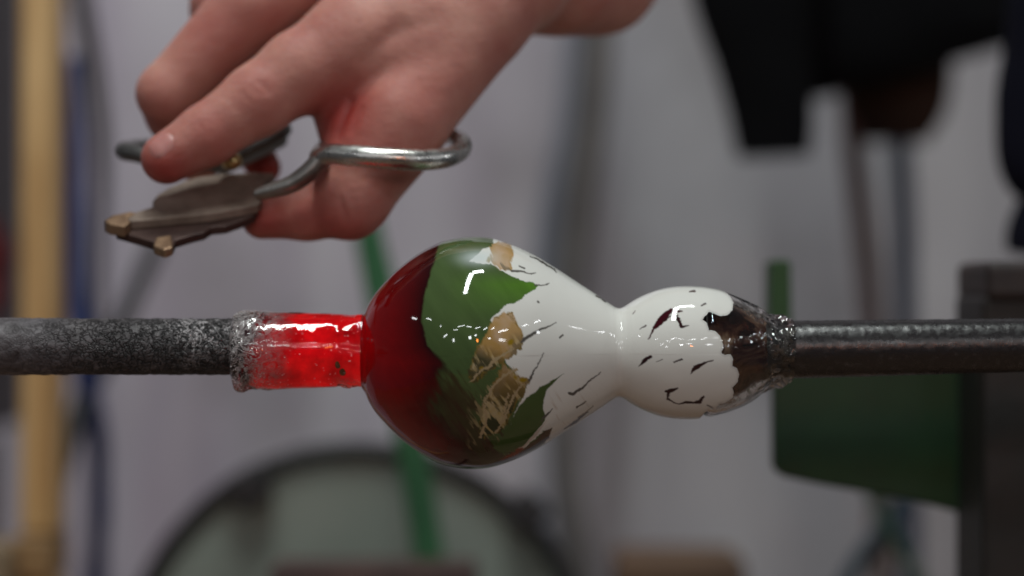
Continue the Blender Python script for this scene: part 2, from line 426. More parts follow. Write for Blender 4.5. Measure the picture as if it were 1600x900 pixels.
ml = lr.n('ShaderNodeMath', operation='MULTIPLY'); lr.l(fl_, ml.inputs[0]); lr.l(m2.outputs[0], ml.inputs[1])
mf = lr.n('ShaderNodeMixRGB'); lr.l(ml.outputs[0], mf.inputs[0]); mr3 = lr.n('ShaderNodeMapRange'); mr3.inputs[1].default_value = -.205; mr3.inputs[2].default_value = -.125; mr3.inputs[3].default_value = 1.75; mr3.inputs[4].default_value = .50; lr.l(sx.outputs[0], mr3.inputs[0])
tint = lr.n('ShaderNodeMixRGB', blend_type='MULTIPLY'); tint.inputs[0].default_value = 1.0; lr.l(mul.outputs[0], tint.inputs[1]); lr.l(mr3.outputs[0], tint.inputs[2])
lr.l(tint.outputs[0], mf.inputs[1]); mf.inputs[2].default_value = (.42, .39, .40, 1)
lr.l(mf.outputs[0], lr.b.inputs['Base Color'])
add = lr.n('ShaderNodeMath', operation='ADD'); lr.l(n1, add.inputs[0]); lr.l(crk, add.inputs[1])
lr.bump(add.outputs[0], .8, .0009)
lr.l(mr2.outputs[0], [q for q in lr.nt.nodes if q.type == 'BUMP'][0].inputs['Strength'])
pts = []
for px in np.linspace(-1500, 385, 700):
    t = 541.5 + (px - 190) * .0012
    pts.append(list(P(px, t, 0)) + [R(44 + (.5 if px < 100 else 0), 0)])
punty = tube('iron_rod', pts, lr.m, m=72, wob=.00035, wscale=420)
tag(punty, 'dark scaly iron rod entering the red glass neck from the left', 'rod')

rr_ = Mat('burnt_iron', rough=.38, metal=.0)
n1 = rr_.noise(360, detail=6, rough=.7, stretch=(.8, 1, 1)); 
c_ = rr_.ramp(n1, [(.34, (.006, .0045, .005)), (.56, (.013, .010, .011)), (.74, (.055, .052, .055))])
rr_.l(c_, rr_.b.inputs['Base Color'])
rr_.l(rr_.ramp(n1, [(.3, (.42, .42, .42)), (.7, (.16, .16, .16))]), rr_.b.inputs['Roughness'])
rr_.bump(rr_.noise(750, detail=5, rough=.65), .35, .0003)
rr_.b.inputs['Specular IOR Level'].default_value = .8
pts = []
for px in np.linspace(1186, 3200, 700):
    t = 546 - (px - 1250) * .019
    pts.append(list(P(px, t, 0)) + [R(45 - min(max(px - 1250, 0) * .009, 5), 0)])
pipe = tube('blowpipe', pts, rr_.m, m=72, wob=.00012, wscale=380)
tag(pipe, 'black glossy iron blowpipe holding the white glass end at the right', 'blowpipe')

# ------------------------------------------------------------------ the glass
glass_root = empty('glass_piece', P(790, AX, 0))
tag(glass_root, 'hot gourd shaped glass in red green and white between two iron rods', 'glassware')


def profile(xy):
    xs, rs = np.array(xy, float).T
    # monotone-ish smooth interpolation through Catmull-Rom on a dense parameter
    c = catmull(np.stack([xs, rs], -1), 24)
    return c[:, 0], c[:, 1]


BODY = [(566, 56), (570, 62), (577, 77), (588, 94), (600, 108), (614, 123), (630, 137), (650, 152), (670, 164), (690, 173), (710, 178), (728, 180.5), (745, 181), (768, 178.5), (790, 172),
        (830, 155), (870, 131), (910, 105), (940, 85.5), (955, 75), (963, 70.5), (969, 69.6), (975, 72), (985, 78.5), (998, 86), (1010, 91.5), (1030, 98.5), (1050, 102.3), (1070, 103.6), (1085, 103.4), (1105, 101.5),
        (1125, 97.5), (1145, 91.5), (1165, 83), (1185, 71.5), (1200, 61), (1212, 54)]
bx, br = profile(BODY)
# resample by arc length
ds = np.r_[0, np.cumsum(np.hypot(np.diff(bx), np.diff(br)))]
NA, NT = 760, 800
t = np.linspace(0, ds[-1], NA)
ux, ur = np.interp(t, ds, bx), np.interp(t, ds, br)
th = np.linspace(0, 2 * np.pi, NT, endpoint=False)
PX = np.repeat(ux[:, None], NT, 1)
OFF = ur[:, None] * np.sin(th)[None, :]            # up in pixels
DEP = -ur[:, None] * np.cos(th)[None, :]           # towards the camera is negative
PY = AX - OFF


def vnoise(x, y, seed=0, octaves=4, lac=2.0, gain=.5):
    """Value noise on pixel coordinates (vectorised)."""
    r = np.random.default_rng(seed); tot = np.zeros_like(x); amp = 1.0; s = 0.0
    for o in range(octaves):
        g = r.random((256, 256)); xi = np.floor(x).astype(int); yi = np.floor(y).astype(int)
        fx = x - xi; fy = y - yi; fx = fx * fx * (3 - 2 * fx); fy = fy * fy * (3 - 2 * fy)
        g00 = g[xi % 256, yi % 256]; g10 = g[(xi + 1) % 256, yi % 256]; g01 = g[xi % 256, (yi + 1) % 256]; g11 = g[(xi + 1) % 256, (yi + 1) % 256]
        tot += amp * ((g00 * (1 - fx) + g10 * fx) * (1 - fy) + (g01 * (1 - fx) + g11 * fx) * fy); s += amp
        x = x * lac + 17.3; y = y * lac + 5.1; amp *= gain
    return tot / s


def poly_sd(poly, X, Y):
    """Signed distance (negative inside) to a closed polygon."""
    d = np.full(X.shape, 1e9); inside = np.zeros(X.shape, bool); n = len(poly)
    for i in range(n):
        x1, y1 = poly[i]; x2, y2 = poly[(i + 1) % n]
        ex, ey = x2 - x1, y2 - y1; wx, wy = X - x1, Y - y1
        tt = np.clip((wx * ex + wy * ey) / (ex * ex + ey * ey + 1e-9), 0, 1)
        d = np.minimum(d, (wx - tt * ex) ** 2 + (wy - tt * ey) ** 2)
        c1 = (y1 > Y) != (y2 > Y)
        with np.errstate(divide='ignore', invalid='ignore'):
            inside ^= c1 & (X < (x2 - x1) * (Y - y1) / (y2 - y1 + 1e-12) + x1)
    d = np.sqrt(d); return np.where(inside, -d, d)


def line_sd(pts, X, Y):
    """Distance to a tapered stroke of (x, y, half width)."""
    d = np.full(X.shape, 1e9)
    for (x1, y1, w1), (x2, y2, w2) in zip(pts[:-1], pts[1:]):
        ex, ey = x2 - x1, y2 - y1; wx, wy = X - x1, Y - y1
        tt = np.clip((wx * ex + wy * ey) / (ex * ex + ey * ey + 1e-9), 0, 1)
        d = np.minimum(d, np.hypot(wx - tt * ex, wy - tt * ey) - (w1 + (w2 - w1) * tt))
    return d


def lay(col, sd, color, soft=1.6):
    a = np.clip(.5 - sd / soft, 0, 1)[..., None]
    a = a * a * (3 - 2 * a)
    return col * (1 - a) + np.asarray(color) * a


nA = vnoise(PX / 9, PY / 9, 1); nB = vnoise(PX / 26, PY / 26, 2); nF = vnoise(PX / 3.2, PY / 3.2, 3)
# streaks follow the slanted draw of the glass
SA = vnoise((PX * .55 + PY * .83) / 34, (PX * .83 - PY * .55) / 6, 4)
SC = vnoise((PX * .52 + PY * .85) / 24 + (nB - .5) * .4, (PX * .85 - PY * .52) / 5.2 + (nB - .5) * 1.2, 6, 3)
SB = vnoise((PX * .6 + PY * .8) / 60, (PX * .8 - PY * .6) / 11, 5)
wx, wy = PX + (nB - .5) * 9 + (nF - .5) * 2, PY + (nA - .5) * 7 + (nF - .5) * 2

WHITE = np.array((.75, .74, .70)); GREEN = np.array((.068, .108, .036)); BRIGHT = np.array((.085, .205, .018)); TAN = np.array((.44, .26, .085))
DARK = np.array((.020, .010, .010)); PINK = np.array((.50, .36, .27)); OLIVE = np.array((.046, .038, .014)); MAROON = np.array((.022, .0016, .0024)); RED = np.array((.32, .0010, .0025))
col = np.tile(WHITE, PX.shape + (1,)).astype(float)
col *= (1 + (nB - .5) * .05)[..., None]

# everything left of the white: green ground
green_edge = [(540, 300), (770, 300), (772, 385), (752, 393), (736, 411), (770, 414), (790, 426), (806, 434), (824, 440), (838, 447), (828, 457), (815, 467), (789, 478), (768, 497), (790, 560), (824, 596),
              (812, 622), (798, 660), (806, 690), (812, 702), (850, 668), (862, 664), (850, 690), (830, 708), (800, 730), (760, 790), (540, 790)]
col = lay(col, poly_sd(green_edge, wx, wy), GREEN, 2.2)
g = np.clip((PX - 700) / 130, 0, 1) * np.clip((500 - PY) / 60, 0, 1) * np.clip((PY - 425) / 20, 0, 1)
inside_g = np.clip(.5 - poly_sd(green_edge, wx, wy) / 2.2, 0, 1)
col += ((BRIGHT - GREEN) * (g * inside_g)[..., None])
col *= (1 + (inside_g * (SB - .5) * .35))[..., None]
# brown and olive mixture along the bottom
bot = lay(col, poly_sd([(640, 790), (664, 700), (690, 640), (700, 580), (720, 580), (742, 630), (756, 668), (792, 692), (830, 706), (850, 700), (820, 790)], wx, wy + (SA - .5) * 60), OLIVE, 26)
col = bot
st = np.clip((SA - .52) * 6, 0, 1) * np.clip((PY - 580) / 60, 0, 1) * np.clip((PX - 690) / 20, 0, 1) * np.clip((800 - PX) / 20, 0, 1) * .7
col = col * (1 - st[..., None]) + np.array((.045, .012, .008)) * st[..., None]
# maroon, then red on the left
edge = np.interp(PY, [360, 408, 461, 501, 537, 563, 600, 639, 657, 690, 740], [690, 682, 668, 665, 674, 699, 694, 688, 700, 735, 740]) + (SA - .5) * 10 * np.clip((PY - 520) / 40, .25, 2.4) + (nA - .5) * 3
fz = np.clip((PY - 540) / 60, 0, 1)
a_ = np.clip(.5 - (PX - edge) / (5 + 30 * fz), 0, 1); a_ = (a_ * a_ * (3 - 2 * a_))[..., None]
col = col * (1 - a_) + MAROON * a_
side = np.clip((edge - PX) / 118, 0, 1) ** 1.0
side = side * np.clip(1.15 - np.abs(PY - 575) / 260, .3, 1) * (.86 + .28 * nB)
lo = np.clip((edge - PX) / 6, 0, 1)
k = np.clip(side * 1.25, 0, 1)[..., None] * lo[..., None]
col = col * (1 - k) + RED * k
# tan and gold silver-leaf patches
tans = [[(762, 386), (780, 376), (799, 384), (801, 400), (803, 421), (783, 424), (770, 409)],
        [(803, 487), (790, 486), (775, 493), (764, 508), (753, 528), (744, 552), (737, 574), (741, 590), (750, 586), (768, 574), (789, 559), (800, 553), (816, 537), (813, 520), (808, 505)],
        [(789, 564), (803, 574), (826, 588), (821, 604), (808, 622), (800, 640), (793, 655), (776, 668), (752, 678), (751, 650), (757, 624), (770, 598)]]
GOLD = np.array((.40, .27, .045)); PALE = np.array((.52, .44, .30)); DKOL = np.array((.028, .034, .012))
for i, pl in enumerate(tans):
    sd = poly_sd(pl, wx, wy)
    c = TAN * (.85 + .3 * nB[..., None]) + (PINK - TAN) * (np.clip((nB - .5) * 4, 0, 1) * .6)[..., None]
    crk = np.clip((SC - .50) * 7, 0, 1)[..., None]
    broken = c * 0 + DKOL * (1 - crk) + (PALE * .55 + GOLD * .45 + (GOLD - PALE) * (nF - .5)[..., None]) * crk
    if i == 0: m_ = np.clip((.42 - SC) * 6, 0, .6) * np.clip((PY - 398) / 14, 0, 1)
    elif i == 1: m_ = np.clip(((PX - 752) * -.45 + (PY - 528)) / 26, 0, 1) * .9 + np.clip((PX - 792) / 10, 0, 1) * np.clip((PY - 515) / 16, 0, 1) * .6
    else: m_ = np.clip(.50 + (PY - 590) / 90, .30, 1)
    m_ = np.clip(m_, 0, 1)[..., None]
    c = c * (1 - m_) + broken * m_
    a = np.clip(.5 - (sd + (SC - .5) * 10) / 2.5, 0, 1)[..., None] * .95
    col = col * (1 - a) + c * a
    rimm = np.exp(-((sd + 1.5 + (SC - .5) * 10) / 2.0) ** 2)[..., None] * np.clip((nF - .40) * 4, 0, 1)[..., None] * (.8 if i else .2)
    col = col * (1 - rimm) + (GOLD * .45) * rimm
# thin flakes of gold trailing away from the patches
tr = poly_sd([(742, 585), (800, 548), (824, 590), (800, 650), (770, 690), (735, 690), (738, 640)], wx, wy)
a = (np.clip(.5 - tr / 16, 0, 1) * np.clip((SC - .60) * 9, 0, 1) * .55)[..., None]
col = col * (1 - a) + (PALE * .5 + GOLD * .4) * a
for (x, yy, r) in ((799, 531, 5), (818, 587, 5), (757, 570, 3), (806, 584, 3), (793, 545, 3), (764, 407, 4)):
    col = lay(col, np.hypot(wx - x, wy - yy) - r, (.30, .19, .012), 4)
# silvery veins
for pts in ([(738, 590, 1.5), (754, 574, 2), (777, 556, 2.5), (800, 541, 2)], [(757, 620, 1.5), (772, 596, 2), (788, 580, 2), (806, 572, 2)], [(752, 676, 2), (762, 650, 2), (758, 625, 1.5)],
            [(776, 668, 1.5), (792, 640, 2), (802, 612, 2), (815, 596, 1.5)], [(782, 652, 1), (790, 630, 1.5), (794, 606, 1.2)]):
    col = lay(col, line_sd(pts, PX + (nF - .5) * 7, PY + (nA - .5) * 8), (.40, .30, .17), 2)
# second green leaf, white sliver, brown tail
col = lay(col, poly_sd([(879, 580), (868, 588), (853, 603), (848, 620), (847, 634), (852, 648), (840, 668), (824, 688), (806, 697), (786, 702), (772, 694), (786, 676), (797, 655), (807, 634), (822, 616), (842, 599), (862, 588)], PX + (nA - .5) * 4, PY + (nA - .5) * 4), GREEN * np.array((.9, .92, .8)), 2.5)
col = lay(col, poly_sd([(853, 652), (838, 676), (815, 697), (808, 700), (826, 682), (844, 662)], PX, PY + (nA - .5) * 5), (.60, .52, .46), 2.5)
col = lay(col, poly_sd([(862, 664), (856, 682), (838, 694), (815, 708), (786, 724), (790, 714), (812, 700), (838, 682), (850, 668)], PX + (nA - .5) * 4, PY), (.055, .028, .014), 2.5)
col = lay(col, line_sd([(814, 696, 3), (803, 704, 5), (788, 712, 2)], wx, wy), (.22, .035, .012), 5)
# white gleam painted into the colour over the green at the top
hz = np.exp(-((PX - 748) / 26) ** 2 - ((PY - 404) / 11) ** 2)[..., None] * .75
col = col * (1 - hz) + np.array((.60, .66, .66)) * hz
# thin dark slivers where the white film has torn
strokes = [
    [(867, 503, .8), (845, 512, 2.2), (818, 526, 3.4), (813, 532, 1)], [(877, 521, 1.8), (872, 525, 2.2)], [(848, 548, .6), (836, 570, 1.2)], [(836, 568, 1), (826, 588, 3)],
    [(936, 579, .8), (920, 590, 1.5), (907, 603, 2)], [(907, 603, 2), (893, 611, 3.2), (887, 610, 2.6)], [(913, 624, 1), (899, 633, 2)], [(917, 641, 1.5), (898, 657, 3.5), (880, 668, 1)],
    [(861, 634, .8), (850, 645, 3), (845, 652, 1)], [(800, 424, 2.2), (815, 425, 1.6), (829, 428, .8)], [(829, 428, 1.5), (836, 426, .6)], [(835, 446, 1.6), (853, 444, .9)], [(853, 444, 1.6), (857, 442, .6)],
    [(828, 402, 1), (845, 408, 2), (866, 422, 1.8), (869, 426, .8)], [(931, 462, 1.6), (945, 470, 2)], [(811, 416, 1), (819, 420, 2)], [(839, 471, 1.7), (840, 472, 1.7)], [(902, 650, .7), (925, 632, .7)],
    # small bulb
    [(1008, 528, .6), (1017, 512, 2), (1026, 502, 5), (1033, 493, 4.2), (1044, 484, 3), (1060, 486, 1.2)], [(1024, 500, 3), (1034, 497, 3.5), (1040, 491, 1)], [(1051, 490, 1.2), (1054, 498, 3), (1058, 509, 2.4), (1069, 508, .6)],
    [(1030, 500, 1), (1042, 494, 1), (1054, 491, 1)], [(994, 570, .6), (1003, 561, 3), (1011, 555, 2.6)], [(996, 514, .5), (1005, 507, 1)], [(1046, 563, 1), (1059, 558, 1.2)],
    [(1072, 580, .6), (1079, 571, 4), (1090, 565, 2), (1106, 560, .6)], [(1036, 608, 2.8), (1043, 607, 3.4), (1053, 602, .8)], [(1040, 608, 3), (1038, 619, 1.6), (1047, 626, 1), (1056, 628, .8), (1066, 625, 2.2), (1078, 626, 1.6), (1088, 624, 3.2), (1093, 616, 1.4)],
    [(1075, 456, 1), (1082, 455, 1.6)], [(1090, 476, 1), (1097, 474, 1.4)], [(1108, 634, 1), (1100, 629, .8)], [(1020, 562, .5), (1029, 559, .6)], [(986, 490, .4), (990, 486, .6)]]
for i, pts in enumerate(strokes):
    c = (.10, .09, .08) if i < 18 else (.030, .008, .010)
    if len(pts) and i in (18, 19): c = (.045, .004, .008)
    col = lay(col, line_sd([(q[0], q[1], q[2] * (.8 if i < 18 else 1)) for q in pts], PX + (nF - .5) * 3, PY + (nA - .5) * 4), c, 2.4)
# warm brown-grey streaks in the lower white
ws = (np.clip((SA - .6) * 5, 0, 1) * np.clip((PY - 590) / 40, 0, 1) * np.clip((PX - 850) / 20, 0, 1) * np.clip((950 - PX) / 20, 0, 1) * .5)[..., None]
col = col * (1 - ws) + np.array((.38, .26, .17)) * ws

# scalloped end of the white film: faces beyond it are left away, clear glass shows
EDGE = [(1128, 440), (1126, 452), (1137, 462), (1141, 472), (1139, 484), (1131, 491), (1119, 493), (1109, 489), (1102, 486), (1097, 491), (1091, 498), (1097, 503), (1100, 514), (1109, 515), (1117, 523), (1122, 537), (1119, 549), (1124, 552),
        (1133, 551), (1137, 558), (1136, 569), (1143, 572), (1147, 582), (1145, 594), (1137, 602), (1140, 610), (1139, 618), (1128, 626), (1119, 628), (1114, 636), (1106, 634), (1098, 642), (1088, 662)]
film = poly_sd([(400, 300)] + [(1126, 300)] + EDGE + [(1085, 800), (400, 800)], PX + (nF - .5) * 1.5, PY + (nF - .5) * 1.5)
# thin grey rim where the film is thinnest
rimf = np.exp(-((film + 1) / 2.0) ** 2)[..., None] * .35 * (PX > 1060)[..., None]
col = col * (1 - rimf) + np.array((.35, .33, .32)) * rimf

sc_ = 1.0 / PXM
wobr = 1 + (vnoise(PX / 70, np.repeat((th * 3)[None, :], NA, 0), 8, 2) - .5) * .006 * np.sin(np.pi * np.clip((PX - 566) / 60, 0, .5))
V = np.stack([(PX - 800) * sc_, DEP * wobr * sc_, (450 - AX) * sc_ + OFF * wobr * sc_], -1).reshape(-1, 3)
F = grid_faces(NA, NT)[:, ::-1]
keep = (film.ravel()[F] < .5).all(1)
part_cut = 969
fx = PX.ravel()[F[:, 0]]
bm_ = Mat('layered_glass', rough=.045, IOR=1.5)
at = bm_.n('ShaderNodeAttribute', attribute_name='glass_colour')
bm_.l(at.outputs['Color'], bm_.b.inputs['Base Color'])
bm_.b.inputs['Subsurface Weight'].default_value = 0; bm_.b.inputs['Subsurface Radius'].default_value = (1, .8, .6); bm_.b.inputs['Subsurface Scale'].default_value = .0025
bm_.bump(bm_.noise(34, detail=2), .06, .002)


def sub_mesh(name, V, F, colv, mat, parent):
    used = np.unique(F); mp = np.full(len(V), -1); mp[used] = np.arange(len(used))
    o = from_np(name, V[used], mp[F], mat)
    at_ = o.data.color_attributes.new('glass_colour', 'FLOAT_COLOR', 'POINT')
    at_.data.foreach_set('color', np.c_[colv[used], np.ones(len(used))].astype(np.float32).ravel())
    return under(o, parent)


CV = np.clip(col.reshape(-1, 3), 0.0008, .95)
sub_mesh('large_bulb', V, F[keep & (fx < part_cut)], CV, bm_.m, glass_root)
sub_mesh('small_bulb', V, F[keep & (fx >= part_cut)], CV, bm_.m, glass_root)

# clear glass: a solid of revolution a hair inside the film, lumpy towards the iron
gl = Mat('clear_glass', (.93, .90, .86), .02, IOR=1.5, Transmission_Weight=1.0)
gl.bump(gl.noise(150, detail=3), .25, .0006)


def revolve(name, prof, mat, parent, axis_y=AX, lump=None, nt=160, sub=8, closed=False, xshift=None):
    c = catmull(np.array(prof, float), sub); n = len(c)
    a = np.linspace(0, 2 * np.pi, nt, endpoint=False)
    V = np.zeros((n, nt, 3)); ay = np.array([axis_y(x) if callable(axis_y) else axis_y for x in c[:, 0]])
    rad = c[:, 1][:, None] * np.ones(nt)[None]
    if lump is not None:
        for i in range(n):
            for j in range(nt):
                rad[i, j] += lump(c[i, 0], a[j], c[i, 1])
    V[..., 0] = (c[:, 0][:, None] - 800) / PXM
    if xshift is not None:
        V[..., 0] += np.array([[xshift(c[i, 0], t_) for t_ in a] for i in range(n)]) / PXM
    V[..., 1] = -rad * np.cos(a) / PXM
    V[..., 2] = (450 - ay)[:, None] / PXM + rad * np.sin(a) / PXM
    me = bpy.data.meshes.new(name)
    F = grid_faces(n, nt)[:, ::-1]
    caps = [] if closed else [list(range(nt)), list(range((n - 1) * nt, n * nt))[::-1]]
    me.from_pydata(V.reshape(-1, 3).tolist(), [], F.tolist() + caps)
    bm = bmesh.new(); bm.from_mesh(me)
    if closed: bmesh.ops.remove_doubles(bm, verts=bm.verts, dist=1e-6)
    bmesh.ops.recalc_face_normals(bm, faces=bm.faces); bm.to_mesh(me); bm.free()
    return under(link_mesh(name, me, mat), parent)


def lump_r(x, a, r):
    w = min(max((x - 1168) / 40, 0), 1)
    p = Vector((x / 22, math.cos(a) * 2.0, math.sin(a) * 2.0))
    return w * (noise.noise(p) * 9 + noise.noise(p * 2.7) * 3.5)


prof = [(1098, 88), (1100, 97.2), (1104, 99)] + [(x, r - 1.2) for x, r in BODY if 1106 < x < 1202] + [(1207, 58), (1214, 54), (1222, 51), (1230, 48.8), (1236, 47.2), (1238, 46.2),
        (1228, 46), (1210, 47), (1196, 55), (1180, 66), (1165, 75), (1145, 83), (1125, 88), (1104, 90), (1098, 88)]
revolve('clear_end', prof, gl.m, glass_root, axis_y=lambda x: AX - max(0, x - 1160) * .055, lump=lump_r, closed=True)
# dark brown inner bubble seen through the clear end, the blowpipe opens into it
core = Mat('amber_brown_glass', (.030, .012, .008), .12, IOR=1.5)
core.l(core.ramp(core.noise(55, detail=6, distort=1.5), [(.36, (.016, .004, .0035)), (.50, (.045, .013, .008)), (.60, (.12, .055, .030)), (.70, (.26, .17, .11))]), core.b.inputs['Base Color'])
revolve('brown_core', [(1090, 4), (1091, 60), (1095, 74), (1105, 80), (1120, 79), (1140, 73.5), (1160, 64.5), (1176, 55), (1186, 48.5), (1190, 46.5), (1191, 4)], core.m, glass_root, axis_y=lambda x: AX - (x - 1090) * .04, nt=96)

# the red neck on the left: hot red core in a clear, bubbly skin
hot = Mat('hot_red_glass', (.50, .004, .006), .25, IOR=1.5)
nz = hot.noise(70, detail=4)
hot.l(hot.ramp(nz, [(.30, (.20, .001, .003)), (.62, (.60, .003, .005))]), hot.b.inputs['Base Color'])
hot.l(hot.ramp(nz, [(.30, (.35, .001, .003)), (.62, (1, .004, .008))]), hot.b.inputs['Emission Color'])
hot.b.inputs['Emission Strength'].default_value = .36
hot.b.inputs['Specular IOR Level'].default_value = 0.0
# its end by the cold iron has gone dark
tc = hot.n('ShaderNodeTexCoord'); sx = hot.n('ShaderNodeSeparateXYZ'); hot.l(tc.outputs['Object'], sx.inputs[0])
n3 = hot.noise(95, detail=5, rough=.6)
off = hot.n('ShaderNodeMath', operation='MULTIPLY_ADD'); off.inputs[1].default_value = .022; hot.l(n3, off.inputs[0]); hot.l(sx.outputs[0], off.inputs[2])
off2 = hot.n('ShaderNodeMath', operation='MULTIPLY_ADD'); off2.inputs[1].default_value = -.35; hot.l(sx.outputs[2], off2.inputs[0]); hot.l(off.outputs[0], off2.inputs[2])
mr = hot.n('ShaderNodeMapRange'); mr.inputs[1].default_value = -.0925 + .0085; mr.inputs[2].default_value = -.0745 + .0085; hot.l(off2.outputs[0], mr.inputs[0])
for sock, cold in (('Base Color', (.075, .040, .046, 1)), ('Emission Color', (.012, .0, .0, 1))):
    src = hot.b.inputs[sock].links[0].from_socket
    mxn = hot.n('ShaderNodeMixRGB'); hot.l(mr.outputs[0], mxn.inputs[0]); mxn.inputs[1].default_value = cold; hot.l(src, mxn.inputs[2]); hot.l(mxn.outputs[0], hot.b.inputs[sock])
revolve('red_core', [(386, 4), (386.5, 36), (392, 39), (430, 40), (470, 40), (520, 39.5), (556, 41), (575, 44), (590, 44), (590.5, 4)], hot.m, glass_root, axis_y=lambda x: 547 + (x - 400) * .01, nt=96)


def lump_l(x, a, r):
    p = Vector((x / 15, math.cos(a) * 2.4 + 3, math.sin(a) * 2.4))
    w = min(max((430 - x) / 50, 0.06), 1)
    e = min(max((x - 520) / 30, 0), .35)
    w *= .45 + .55 * min(max(-math.sin(a) + .1, 0), 1); e *= .3 + .7 * (math.sin(a) < 0)
    return (w + e) * (noise.noise(p) * 11 + noise.noise(p * 2.9) * 5) + noise.noise(Vector((x / 40, math.cos(a), math.sin(a)))) * 1.4


gl2 = Mat('bubbly_clear_glass', (.96, .93, .92), .03, IOR=1.48, Transmission_Weight=1.0)
nb = gl2.noise(420, detail=4, rough=.7)
gl2.bump(nb, .10, .0004)
tc = gl2.n('ShaderNodeTexCoord'); sx = gl2.n('ShaderNodeSeparateXYZ'); gl2.l(tc.outputs['Object'], sx.inputs[0])
fr = gl2.ramp(gl2.noise(190, detail=4, rough=.62, distort=2.2), [(.42, (0, 0, 0)), (.49, (.75, .75, .75)), (.53, (.6, .6, .6)), (.58, (0, 0, 0)), (.66, (.45, .45, .45))])
mr = gl2.n('ShaderNodeMapRange'); mr.inputs[1].default_value = -.084; mr.inputs[2].default_value = -.104; gl2.l(sx.outputs[0], mr.inputs[0])
mz = gl2.n('ShaderNodeMapRange'); mz.inputs[1].default_value = -.034; mz.inputs[2].default_value = -.039; gl2.l(sx.outputs[2], mz.inputs[0])
mx2 = gl2.n('ShaderNodeMapRange'); mx2.inputs[1].default_value = -.071; mx2.inputs[2].default_value = -.066; gl2.l(sx.outputs[0], mx2.inputs[0])
mm = gl2.n('ShaderNodeMath', operation='MULTIPLY'); gl2.l(mz.outputs[0], mm.inputs[0]); gl2.l(mx2.outputs[0], mm.inputs[1])
ma = gl2.n('ShaderNodeMath', operation='MAXIMUM'); gl2.l(mr.outputs[0], ma.inputs[0]); gl2.l(mm.outputs[0], ma.inputs[1])
mk = gl2.n('ShaderNodeMath', operation='MULTIPLY'); gl2.l(fr, mk.inputs[0]); gl2.l(ma.outputs[0], mk.inputs[1])
froth = gl2.n('ShaderNodeBsdfPrincipled'); froth.inputs['Base Color'].default_value = (.46, .42, .42, 1); froth.inputs['Roughness'].default_value = .25
mxs = gl2.n('ShaderNodeMixShader'); gl2.l(mk.outputs[0], mxs.inputs[0]); gl2.l(gl2.b.outputs[0], mxs.inputs[1]); gl2.l(froth.outputs[0], mxs.inputs[2])
gl2.l(mxs.outputs[0], [q for q in gl2.nt.nodes if q.type == 'OUTPUT_MATERIAL'][0].inputs['Surface'])
revolve('clear_skin', [(362, 38), (363, 47), (367, 56), (375, 61), (390, 62), (420, 61), (460, 60), (500, 58.5), (540, 57), (560, 56.5), (572, 57), (584, 54), (585, 6)], gl2.m, glass_root, axis_y=547.5, lump=lump_l)
# ash flecks and seeds lodged in the skin
fleck = Mat('ash_fleck', rough=.7).vary((.42, .38, .38), (.75, .70, .70), 300).m
bm = bmesh.new()
r_ = random.Random(3)
for i in range(800):
    x = 367 + abs(r_.gauss(0, 30)) if i < 720 else r_.uniform(400, 560)
    if x > 562: continue
    a = r_.uniform(-1.5, 1.5)
    a = a if r_.random() < .8 else a + math.pi
    rad = (46.5 if x < 392 else 42) + r_.uniform(0, 9) if r_.random() < .35 else 61 - max(0, x - 420) * .035 + lump_l(x, math.atan2(math.sin(a), math.cos(a)), 0) + r_.uniform(-.6, .3)
    s = r_.uniform(.2, .95) if i < 720 else r_.uniform(.4, 1.1)
    p = Vector(((x - 800) / PXM, -rad * math.cos(a) / PXM, (450 - 547.5) / PXM + rad * math.sin(a) / PXM))
    mtx = Matrix.Translation(p) @ Matrix.Rotation(r_.uniform(0, 6), 4, 'X') @ Matrix.Diagonal((s * r_.uniform(.8, 2.2) / PXM, s * .6 / PXM, s / PXM, 1))
    bmesh.ops.create_icosphere(bm, subdivisions=1, radius=1, matrix=mtx)
me = bpy.data.meshes.new('ash_flecks'); bm.to_mesh(me); bm.free()
o = under(link_mesh('ash_flecks', me, fleck), glass_root); o['kind'] = 'stuff'
# a brown blister near the bulb
bl = Mat('brown_blister', (.10, .055, .015), .2).m
for (x, yy, r) in ((531, 567, 5), (538, 577, 6.5)):
    dz = (547.5 - yy); dy = -math.sqrt(max(45 ** 2 - dz ** 2, 0))
    bm = bmesh.new(); bmesh.ops.create_uvsphere(bm, u_segments=12, v_segments=8, radius=1)
    bmesh.ops.transform(bm, matrix=Matrix.Translation(((x - 800) / PXM, dy / PXM, (450 - yy) / PXM)) @ Matrix.Diagonal((r * .8 / PXM, r * .5 / PXM, r / PXM, 1)), verts=bm.verts)
    me = bpy.data.meshes.new('blister'); bm.to_mesh(me); bm.free()
    under(link_mesh('blister', me, bl), glass_root)

# ------------------------------------------------------------------ the hand: one continuous surface from a smooth distance field
def cone(a, b):
    return (P(*a[:3]), P(*b[:3]), R(a[3], a[2]), R(b[3], b[2]))


